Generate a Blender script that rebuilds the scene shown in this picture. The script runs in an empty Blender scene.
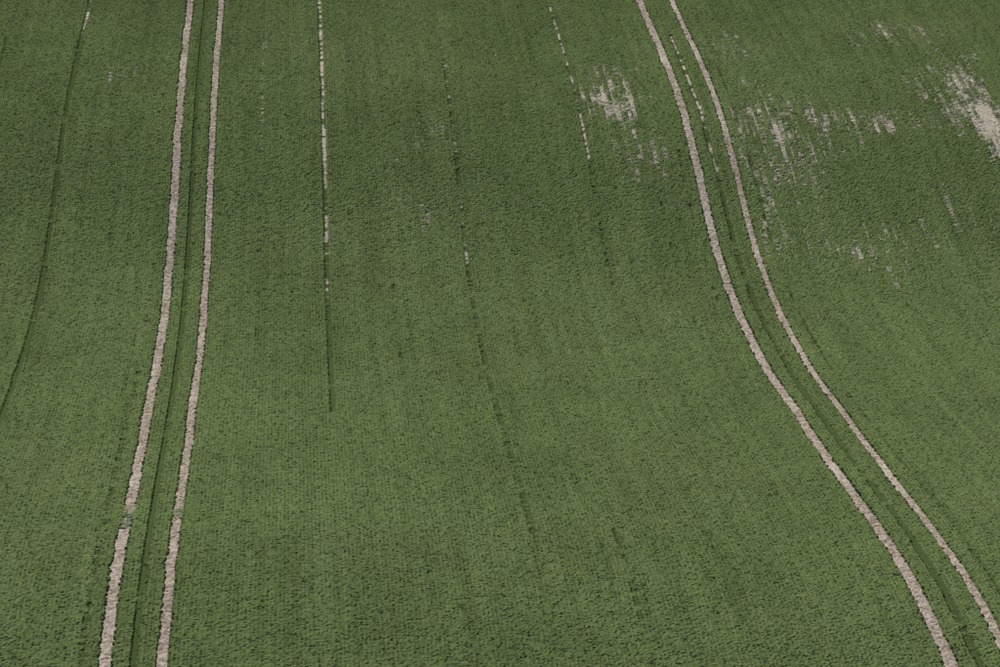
import bpy, math, numpy as np
rng = np.random.default_rng(7)
scene = bpy.context.scene
scene.view_settings.view_transform = 'Standard'
scene.view_settings.look = 'None'
scene.view_settings.exposure = 0

# ------------------------------------------------ terrain profile (valley-side field)
F = 4000.0
PITCH = math.radians(6.0)
ZC = 22.0
SHEAR = 207.0/4000.0            # drilling direction relative to +Y
cp, sp = math.cos(PITCH), math.sin(PITCH)
vv = np.array([-25,0,130,270,350,425,490,550,610,665.,705]); ss = np.array([437,448,510,554,600,655,720,771,812,846.,870])
pc = np.polyfit((vv-333)/333, ss, 6)
v = np.linspace(-20, 700, 420)
s = np.polyval(pc, (v-333)/333)
D = F*24.0/s
t = (v-333.5)/F
yp = D*(cp - t*sp); zp = ZC - D*(sp + t*cp)
o = np.argsort(yp); yp = yp[o]; zp = zp[o]
sn = (zp[6]-zp[0])/(yp[6]-yp[0]); sf = (zp[-1]-zp[-7])/(yp[-1]-yp[-7])
def ext(y0, z0, s0, s1, L, n, sign):
    ys=[];zs=[];z=z0
    for i in range(1,n+1):
        q=min(1,i/n); sl=s0+(s1-s0)*q*q*(3-2*q)
        z+=sl*sign*L/n; ys.append(y0+sign*L*i/n); zs.append(z)
    return np.array(ys),np.array(zs)
fy,fz = ext(yp[-1],zp[-1],sf,0.0,120,60,1)
fy2,fz2 = ext(fy[-1],fz[-1],0.0,-0.03,600,40,1)
ny_,nz_ = ext(yp[0],zp[0],sn,-0.20,60,40,-1)
n2y,n2z = ext(ny_[-1],nz_[-1],-0.20,-0.28,80,30,-1)
Y = np.concatenate([n2y[::-1],ny_[::-1],yp,fy,fy2]); Z = np.concatenate([n2z[::-1],nz_[::-1],zp,fz,fz2])
Y = np.concatenate([Y,[4000.]]); Z=np.concatenate([Z,[Z[-1]-60]])
Y = np.concatenate([[-600.],Y]); Z=np.concatenate([[Z[0]+20],Z])
print("z under camera", np.interp(0,Y,Z))

_tab = rng.random((512,512))
def vn(x,y,seed=0):
    x = x+seed*17.3+1000; y=y+seed*31.7+1000
    xi=np.floor(x).astype(np.int64); yi=np.floor(y).astype(np.int64)
    fx=x-xi; fyy=y-yi; fx=fx*fx*(3-2*fx); fyy=fyy*fyy*(3-2*fyy)
    a=_tab[xi%512,yi%512];b=_tab[(xi+1)%512,yi%512];c=_tab[xi%512,(yi+1)%512];d=_tab[(xi+1)%512,(yi+1)%512]
    return (a*(1-fx)+b*fx)*(1-fyy)+(c*(1-fx)+d*fx)*fyy
def height(u,y):
    return np.interp(y,Y,Z) + 0.06*(vn(u/3.0,y/7.0,3)-.5) + 0.015*(vn(u/.9,y/1.5,4)-.5)
YT=np.arange(40,340,.05); O=YT*0      # 1-D lookup axis along the rows
def lut(arr,y): return np.interp(y,YT,arr)

TRACKS = [-0.226*24, -0.158*24, 0.774*24, 0.846*24]
HW = [0.185,0.155,0.19,0.145]
TC=[TRACKS[i] + 0.10*(vn(YT/9.0, O+i//2*7.7, 5)-.5) + 0.05*(vn(YT/2.2,O+i*3.1,6)-.5) for i in range(4)]
def edge_lut(i,sgn):
    return HW[i]*(1+.22*(vn(YT/.9,O+sgn*5+i,41)-.5)+.75*(vn(YT/.10,O+i*2.+sgn*3,42)-.5))
EDG=[(edge_lut(i,-1),edge_lut(i,1)) for i in range(4)]
def closed(i,y):   # 0..1, short stretch where the crop has partly grown back over the wheel marks
    c,h=[(127.8,1.6),(128.2,.9),(0,0.001),(0,0.001)][i]
    return np.clip((h-np.abs(y-c))/1.4+.5,0,.9)

PATCH = [(15.3,193,2.0,10,.585),(16.4,184,1.8,6,.50),(22.8,187,3.8,13,.51),(32.9,189,1.1,7,.92),(32.3,194,3.2,12,.56),
         (27,189.5,7,3.5,.51),(-8.5,197,2.2,6,.41),(5.2,179,2,3.0,.40),(6.4,187,2.8,6,.37),(24.8,175,5,7,.43),(21,176,2,7,.44),
         (31,206,4,5,.48),(-2,204,5,6,.33),(22,203,3,6,.43),(14,176,3,8,.33),(30,178,5,7,.40)]
def bare(u,y):
    out=np.zeros_like(u)
    m=np.zeros_like(u)
    for (pu,py,ru,ry,a) in PATCH:
        m = np.maximum(m, a*np.exp(-((u-pu)/ru)**2-((y-py)/ry)**2))
    k=m>.12
    uu=u[k]; yy=y[k]
    r = np.round(uu/0.125)
    val = .46*vn(r*5.13, yy/2.6, 11) + .20*vn(r*0.87, yy/1.1,12) + .34*vn(r*5.1, yy/.14,14)
    q=m[k]*(0.80+.40*vn(uu/1.3,yy/3.0,13))
    out[k]=np.clip((q-val+.05)*3.4,0,1)
    return out
# (u, y0, y1, halfwidth, amount, darkness)
LINES = [(1.44,184,240,.07,.66,0),(1.44,168,184,.07,.58,0),(1.44,147,240,.09,.90,1),
         (-10.8,205,240,.06,.5,0),(-10.8,136,225,.115,.9,1),
         (7.56,172,206,.06,.42,0),(7.56,124,206,.09,.56,1),
         (13.66,184,213,.06,.55,0),(13.66,170,214,.08,.5,1),
         (10.15,190,206,.06,.40,0),(10.15,110,126,.08,.5,1),
         (-1.5,178,204,.055,.42,0),(-1.5,150,204,.07,.4,1),
         (-4.62,110,235,.10,.85,1),(19.42,110,206,.10,.8,1),(19.42,182,206,.065,.55,0),
         (-14.6,160,225,.09,.6,1),(17.9,150,190,.08,.45,1),(21.1,110,200,.08,.55,1),(-6.1,110,170,.08,.5,1),
         (4.3,150,200,.06,.35,1),(-13,170,220,.06,.4,1),(16.6,160,180,.07,.4,1),(12,200,230,.06,.4,1)]
LL=[]
for (lu,y0,y1,hw,a,dd) in LINES:
    c=lu+0.05*(vn(YT/4,O+int(lu*3)*2.3,21)-.5)
    brk=np.clip((vn(YT/1.7,O+lu*5,22+dd)*.4+vn(YT/.3,O+lu*3,25+dd)*.6 - (1-a))*4,0,1)*((YT>y0)&(YT<y1))
    LL.append((lu,c,brk,hw,dd))
def line_gap(u,y):
    pale=np.zeros_like(u); dark=np.zeros_like(u)
    for (lu,c,brk,hw,dd) in LL:
        k=np.abs(u-lu)<.25
        uu=u[k]; yy=y[k]
        val=lut(brk,yy)*(np.abs(uu-lut(c,yy))<hw)
        if dd: dark[k]=np.maximum(dark[k],val)
        else: pale[k]=np.maximum(pale[k],val)
    return pale,dark

# ------------------------------------------------ mesh helper
def make_mesh(name, verts, faces, nside, attrs=None, smooth=False):
    me=bpy.data.meshes.new(name)
    nv=len(verts); nf=len(faces)
    me.vertices.add(nv); me.vertices.foreach_set("co",np.ascontiguousarray(verts,dtype=np.float32).ravel())
    me.loops.add(nf*nside); me.loops.foreach_set("vertex_index",np.ascontiguousarray(faces,dtype=np.int32).ravel())
    me.polygons.add(nf); me.polygons.foreach_set("loop_start",np.arange(0,nf*nside,nside,dtype=np.int32))
    if attrs:
        for k,a in attrs.items():
            at=me.attributes.new(k,'FLOAT','POINT'); at.data.foreach_set("value",np.ascontiguousarray(a,dtype=np.float32))
    me.update(calc_edges=True)
    me.polygons.foreach_set("use_smooth",np.full(nf,smooth,dtype=bool))
    ob=bpy.data.objects.new(name,me); scene.collection.objects.link(ob); return ob
def grid_faces(nu,nv_):
    i=np.arange(nu-1)[None,:]; j=np.arange(nv_-1)[:,None]
    a=(j*nu+i).ravel(); return np.stack([a,a+1,a+nu+1,a+nu],1)

# ------------------------------------------------ materials
def newmat(n):
    m=bpy.data.materials.new(n); m.use_nodes=True; nt=m.node_tree; nt.nodes.clear()
    out=nt.nodes.new('ShaderNodeOutputMaterial'); return m,nt,out
def N(nt,t,**k):
    n=nt.nodes.new(t)
    for a,b in k.items(): setattr(n,a,b)
    return n
def mix(nt,fac,a,b):
    m=N(nt,'ShaderNodeMix',data_type='RGBA')
    for sock,val in ((m.inputs[0],fac),(m.inputs[6],a),(m.inputs[7],b)):
        if hasattr(val,'node'): nt.links.new(val,sock)
        else: sock.default_value=val
    return m.outputs[2]
def noise(nt,scale,detail=4,vec=None):
    n=N(nt,'ShaderNodeTexNoise'); n.inputs['Scale'].default_value=scale; n.inputs['Detail'].default_value=detail
    if vec is not None: nt.links.new(vec,n.inputs['Vector'])
    return n.outputs['Fac']
def ramp(nt,f,a,b):
    r=N(nt,'ShaderNodeMapRange'); r.inputs[1].default_value=a; r.inputs[2].default_value=b; nt.links.new(f,r.inputs[0]); return r.outputs[0]
def bump(nt,p,pos,scale,dist,st=.8):
    b=N(nt,'ShaderNodeBump'); b.inputs['Strength'].default_value=st; b.inputs['Distance'].default_value=dist
    nt.links.new(noise(nt,scale,4,pos),b.inputs['Height']); nt.links.new(b.outputs[0],p.inputs['Normal'])
CH0,CH1=(.36,.30,.235,1),(.78,.71,.61,1)

m_soil,nt,out=newmat("field_ground_material")
pos=N(nt,'ShaderNodeNewGeometry').outputs['Position']
p=N(nt,'ShaderNodeBsdfDiffuse'); nt.links.new(p.outputs[0],out.inputs[0])
at=N(nt,'ShaderNodeAttribute',attribute_name='bare').outputs['Fac']
dkk=N(nt,'ShaderNodeAttribute',attribute_name='groove').outputs['Fac']
green=mix(nt,noise(nt,.6,6,pos),(.078,.113,.040,1),(.11,.15,.060,1))
green=mix(nt,dkk,green,(.028,.03,.016,1))
chalk=mix(nt,ramp(nt,noise(nt,9,5,pos),.35,.65),CH0,CH1)
nt.links.new(mix(nt,at,green,chalk),p.inputs['Color']); bump(nt,p,pos,14,.05)

m_track,nt,out=newmat("chalky_track_material")
pos=N(nt,'ShaderNodeNewGeometry').outputs['Position']
p=N(nt,'ShaderNodeBsdfDiffuse'); nt.links.new(p.outputs[0],out.inputs[0])
c1=mix(nt,ramp(nt,noise(nt,6,6,pos),.36,.62),(.20,.155,.115,1),(.53,.455,.38,1))
c2=mix(nt,ramp(nt,noise(nt,.2,4,pos),.42,.72),c1,mix(nt,ramp(nt,noise(nt,6,6,pos),.32,.58),(.30,.25,.195,1),(.66,.59,.51,1)))
nt.links.new(c2,p.inputs['Color']); bump(nt,p,pos,25,.02)

m_crop,nt,out=newmat("young_wheat_material")
pos=N(nt,'ShaderNodeNewGeometry').outputs['Position']
tint=N(nt,'ShaderNodeAttribute',attribute_name='tint').outputs['Fac']
so_=N(nt,'ShaderNodeAttribute',attribute_name='soil').outputs['Fac']
c=mix(nt,tint,(.077,.112,.037,1),(.208,.277,.106,1))
c=mix(nt,ramp(nt,noise(nt,.10,3,pos),.2,.8),c,mix(nt,tint,(.080,.108,.040,1),(.206,.265,.110,1)))
c=mix(nt,ramp(nt,noise(nt,26,3,pos),.25,.6),mix(nt,.38,c,(.03,.045,.015,1)),c)
chalk=mix(nt,ramp(nt,noise(nt,9,5,pos),.35,.65),CH0,CH1)
c=mix(nt,so_,c,chalk)
p=N(nt,'ShaderNodeBsdfDiffuse'); nt.links.new(c,p.inputs['Color']); nt.links.new(p.outputs[0],out.inputs[0])

# ------------------------------------------------ ground sheet
ug=np.concatenate([np.linspace(-2500,-60,18)[:-1],np.linspace(-60,-31,12)[:-1],np.arange(-31,50,.125),np.linspace(50,80,12)[1:],np.linspace(80,2500,18)[1:]])
yg=np.concatenate([[-600,-300,-100,-50],np.linspace(-20,100,50),np.arange(100.6,240,.5),np.linspace(241,360,40),np.linspace(380,960,30),[1500,2500,4000]])
U,YY=np.meshgrid(ug,yg)
Xg=U-SHEAR*YY; Zg=height(U,YY)-0.02
pale,dark=line_gap(U,YY)
B=np.maximum(bare(U,YY)**.6,pale); B=np.where(dark>B,0,B)
ob=make_mesh("field_ground",np.stack([Xg.ravel(),YY.ravel(),Zg.ravel()],1),grid_faces(len(ug),len(yg)),4,{"bare":B.ravel(),"groove":dark.ravel()},True)
ob.data.materials.append(m_soil)

# ------------------------------------------------ wheel tracks (cloddy chalk strips)
yt=np.arange(60,330,.08)
for i in range(4):
    wu=np.linspace(-1,1,9)
    W,T=np.meshgrid(wu,yt)
    edge=HW[i]*(1.05+.3*(vn(T/.30,W*0+np.sign(W)*9+i,31)-.5))+.02
    u_=lut(TC[i],T)+W*edge
    z=height(u_,T)+.0+.030*rng.random(W.shape)*(1-np.abs(W)**4)-.02*np.abs(W)**6
    tr_=make_mesh("tractor_wheel_track",np.stack([(u_-SHEAR*T).ravel(),T.ravel(),z.ravel()],1),grid_faces(9,len(yt)),4,None,False)
    tr_.data.materials.append(m_track)

# ------------------------------------------------ wheat crop: canopy of drilled rows plus leaf blades
def crop_state(PU,PY):
    r0=np.round(PU/.125)*.125
    bb=bare(r0,PY); pale,dark=line_gap(PU,PY)
    soil=np.maximum(bb*.9,pale)
    hole=np.zeros(PU.shape,bool)
    for i in range(4):
        k=np.nonzero(np.abs(PU-TRACKS[i])<.6)[0]
        uu,yy=PU[k],PY[k]
        dd=uu-lut(TC[i],yy)
        inn=np.where(dd<0,-dd<lut(EDG[i][0],yy),dd<lut(EDG[i][1],yy))
        cl=closed(i,yy)
        grown=vn(uu/.13,yy/.5,61+i)<cl*.95
        hole[k]|=inn&~grown
        soil[k]=np.where(inn&grown,np.maximum(soil[k],.15+.5*vn(uu/.1,yy/.35,63)),soil[k])
    return soil,dark,hole
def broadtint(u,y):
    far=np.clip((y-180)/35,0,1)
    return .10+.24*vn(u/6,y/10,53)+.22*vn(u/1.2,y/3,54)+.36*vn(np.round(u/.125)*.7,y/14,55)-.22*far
uc=np.arange(-31,50,.0625)
yl=[106.]
while yl[-1]<233: yl.append(yl[-1]+.064+.026*(yl[-1]-106)/127)
yc=np.array(yl)
Ug,Yg=np.meshgrid(uc,yc); RWg=np.tile((np.arange(len(uc))%2),(len(yc),1))
fcs=grid_faces(len(uc),len(yc))
msk=(np.abs(Ug-SHEAR*Yg)<.125*Yg+2.6).ravel()
fcs=fcs[msk[fcs].all(1)]
remap=np.cumsum(msk)-1
U=Ug.ravel()[msk]; YY=Yg.ravel()[msk]; row=RWg.ravel()[msk]; fcs=remap[fcs]
soil,dark,hole=crop_state(U,YY)
U2=U+rng.normal(0,.016,U.shape); Y2=YY+rng.uniform(-.03,.03,U.shape)
rnd=rng.random(U.shape)
hh=.05+.013*(1-row)+.038*rnd**1.2+.015*(vn(U/1.4,YY/2.5,51)-.5)+.006*(vn(U/.25,YY/.4,52)-.5)
hh=hh*(1-.85*dark)
sv=np.clip(soil*1.25-.35*rng.random(U.shape),0,1)          # visible chalk between thin plants
hh=hh*(1-.85*sv)
hh=np.where(hole,-.06,hh)
X2=U2-SHEAR*Y2
zc=height(U,YY)+hh-.01
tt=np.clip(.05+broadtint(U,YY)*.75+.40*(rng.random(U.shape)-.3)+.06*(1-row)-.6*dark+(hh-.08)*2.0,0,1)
low=(hh[fcs]<0).all(1); fcs=fcs[~low]
cv=np.stack([X2,Y2,zc],1); ct=tt; cs=sv*.9
tris=np.concatenate([fcs[:,[0,1,2]],fcs[:,[0,2,3]]])
# blades
rows=np.arange(-31,50,.125); ys=np.arange(106,232,.16)
PU,PY=np.meshgrid(rows,ys); PU=PU.ravel();PY=PY.ravel()
k=np.abs(PU-SHEAR*PY)<.125*PY+2.5; PU,PY=PU[k],PY[k]
PY=PY+rng.uniform(-.08,.08,len(PY)); PU=PU+rng.normal(0,.03,len(PU))
soil,dark,hole=crop_state(PU,PY)
k=rng.random(len(PU))<np.where(hole,.28,(1-.9*soil)*(1-.9*dark)); PU,PY,dark,hole=PU[k],PY[k],dark[k],hole[k]
n=len(PU); print("canopy tris",len(tris),"blades",n)
L=np.where(hole,.06,.10)*(.75+.5*rng.random(n)); a=rng.uniform(0,2*np.pi,n); ln=rng.uniform(.2,.9,n); w_=rng.uniform(.006,.012,n)
dx,dy=np.cos(a),np.sin(a); zz=height(PU,PY)-.01; PX=PU-SHEAR*PY
bv=np.empty((n,3,3)); bv[:,0]=np.stack([PX-dy*w_,PY+dx*w_,zz],1); bv[:,1]=np.stack([PX+dy*w_,PY-dx*w_,zz],1); bv[:,2]=np.stack([PX+dx*L*ln,PY+dy*L*ln,zz+L],1)
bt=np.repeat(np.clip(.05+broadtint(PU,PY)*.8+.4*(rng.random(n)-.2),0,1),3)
allv=np.concatenate([cv,bv.reshape(-1,3)]); allt=np.concatenate([ct,bt]); alls=np.concatenate([cs,np.zeros(n*3)])
allf=np.concatenate([tris,np.arange(n*3).reshape(-1,3)+len(cv)])
crop=make_mesh("wheat_crop",allv,allf,3,{"tint":allt,"soil":alls})
crop.data.materials.append(m_crop)

# ------------------------------------------------ light
EL,AZ=math.radians(45),math.radians(-24)   # behind the hill, slightly left
w=bpy.data.worlds.new("World"); scene.world=w; w.use_nodes=True
bg=w.node_tree.nodes['Background']; sky=w.node_tree.nodes.new('ShaderNodeTexSky')
sky.sky_type='NISHITA'; sky.sun_disc=False; sky.sun_elevation=EL; sky.sun_rotation=AZ
w.node_tree.links.new(sky.outputs[0],bg.inputs[0]); bg.inputs[1].default_value=.055
sd=bpy.data.lights.new("sun",'SUN'); sd.energy=4.6; sd.angle=math.radians(.5); sd.color=(1,.95,.87)
so=bpy.data.objects.new("sun",sd); scene.collection.objects.link(so)
from mathutils import Vector
dirn=Vector((math.sin(AZ)*math.cos(EL),math.cos(AZ)*math.cos(EL),math.sin(EL)))
so.rotation_euler=dirn.to_track_quat('Z','Y').to_euler()

cd=bpy.data.cameras.new("camera"); co=bpy.data.objects.new("camera",cd); scene.collection.objects.link(co)
co.location=(0,0,ZC); co.rotation_euler=(math.radians(90)-PITCH,0,0)
cd.sensor_width=36; cd.lens=144; cd.clip_start=.5; cd.clip_end=10000
scene.camera=co
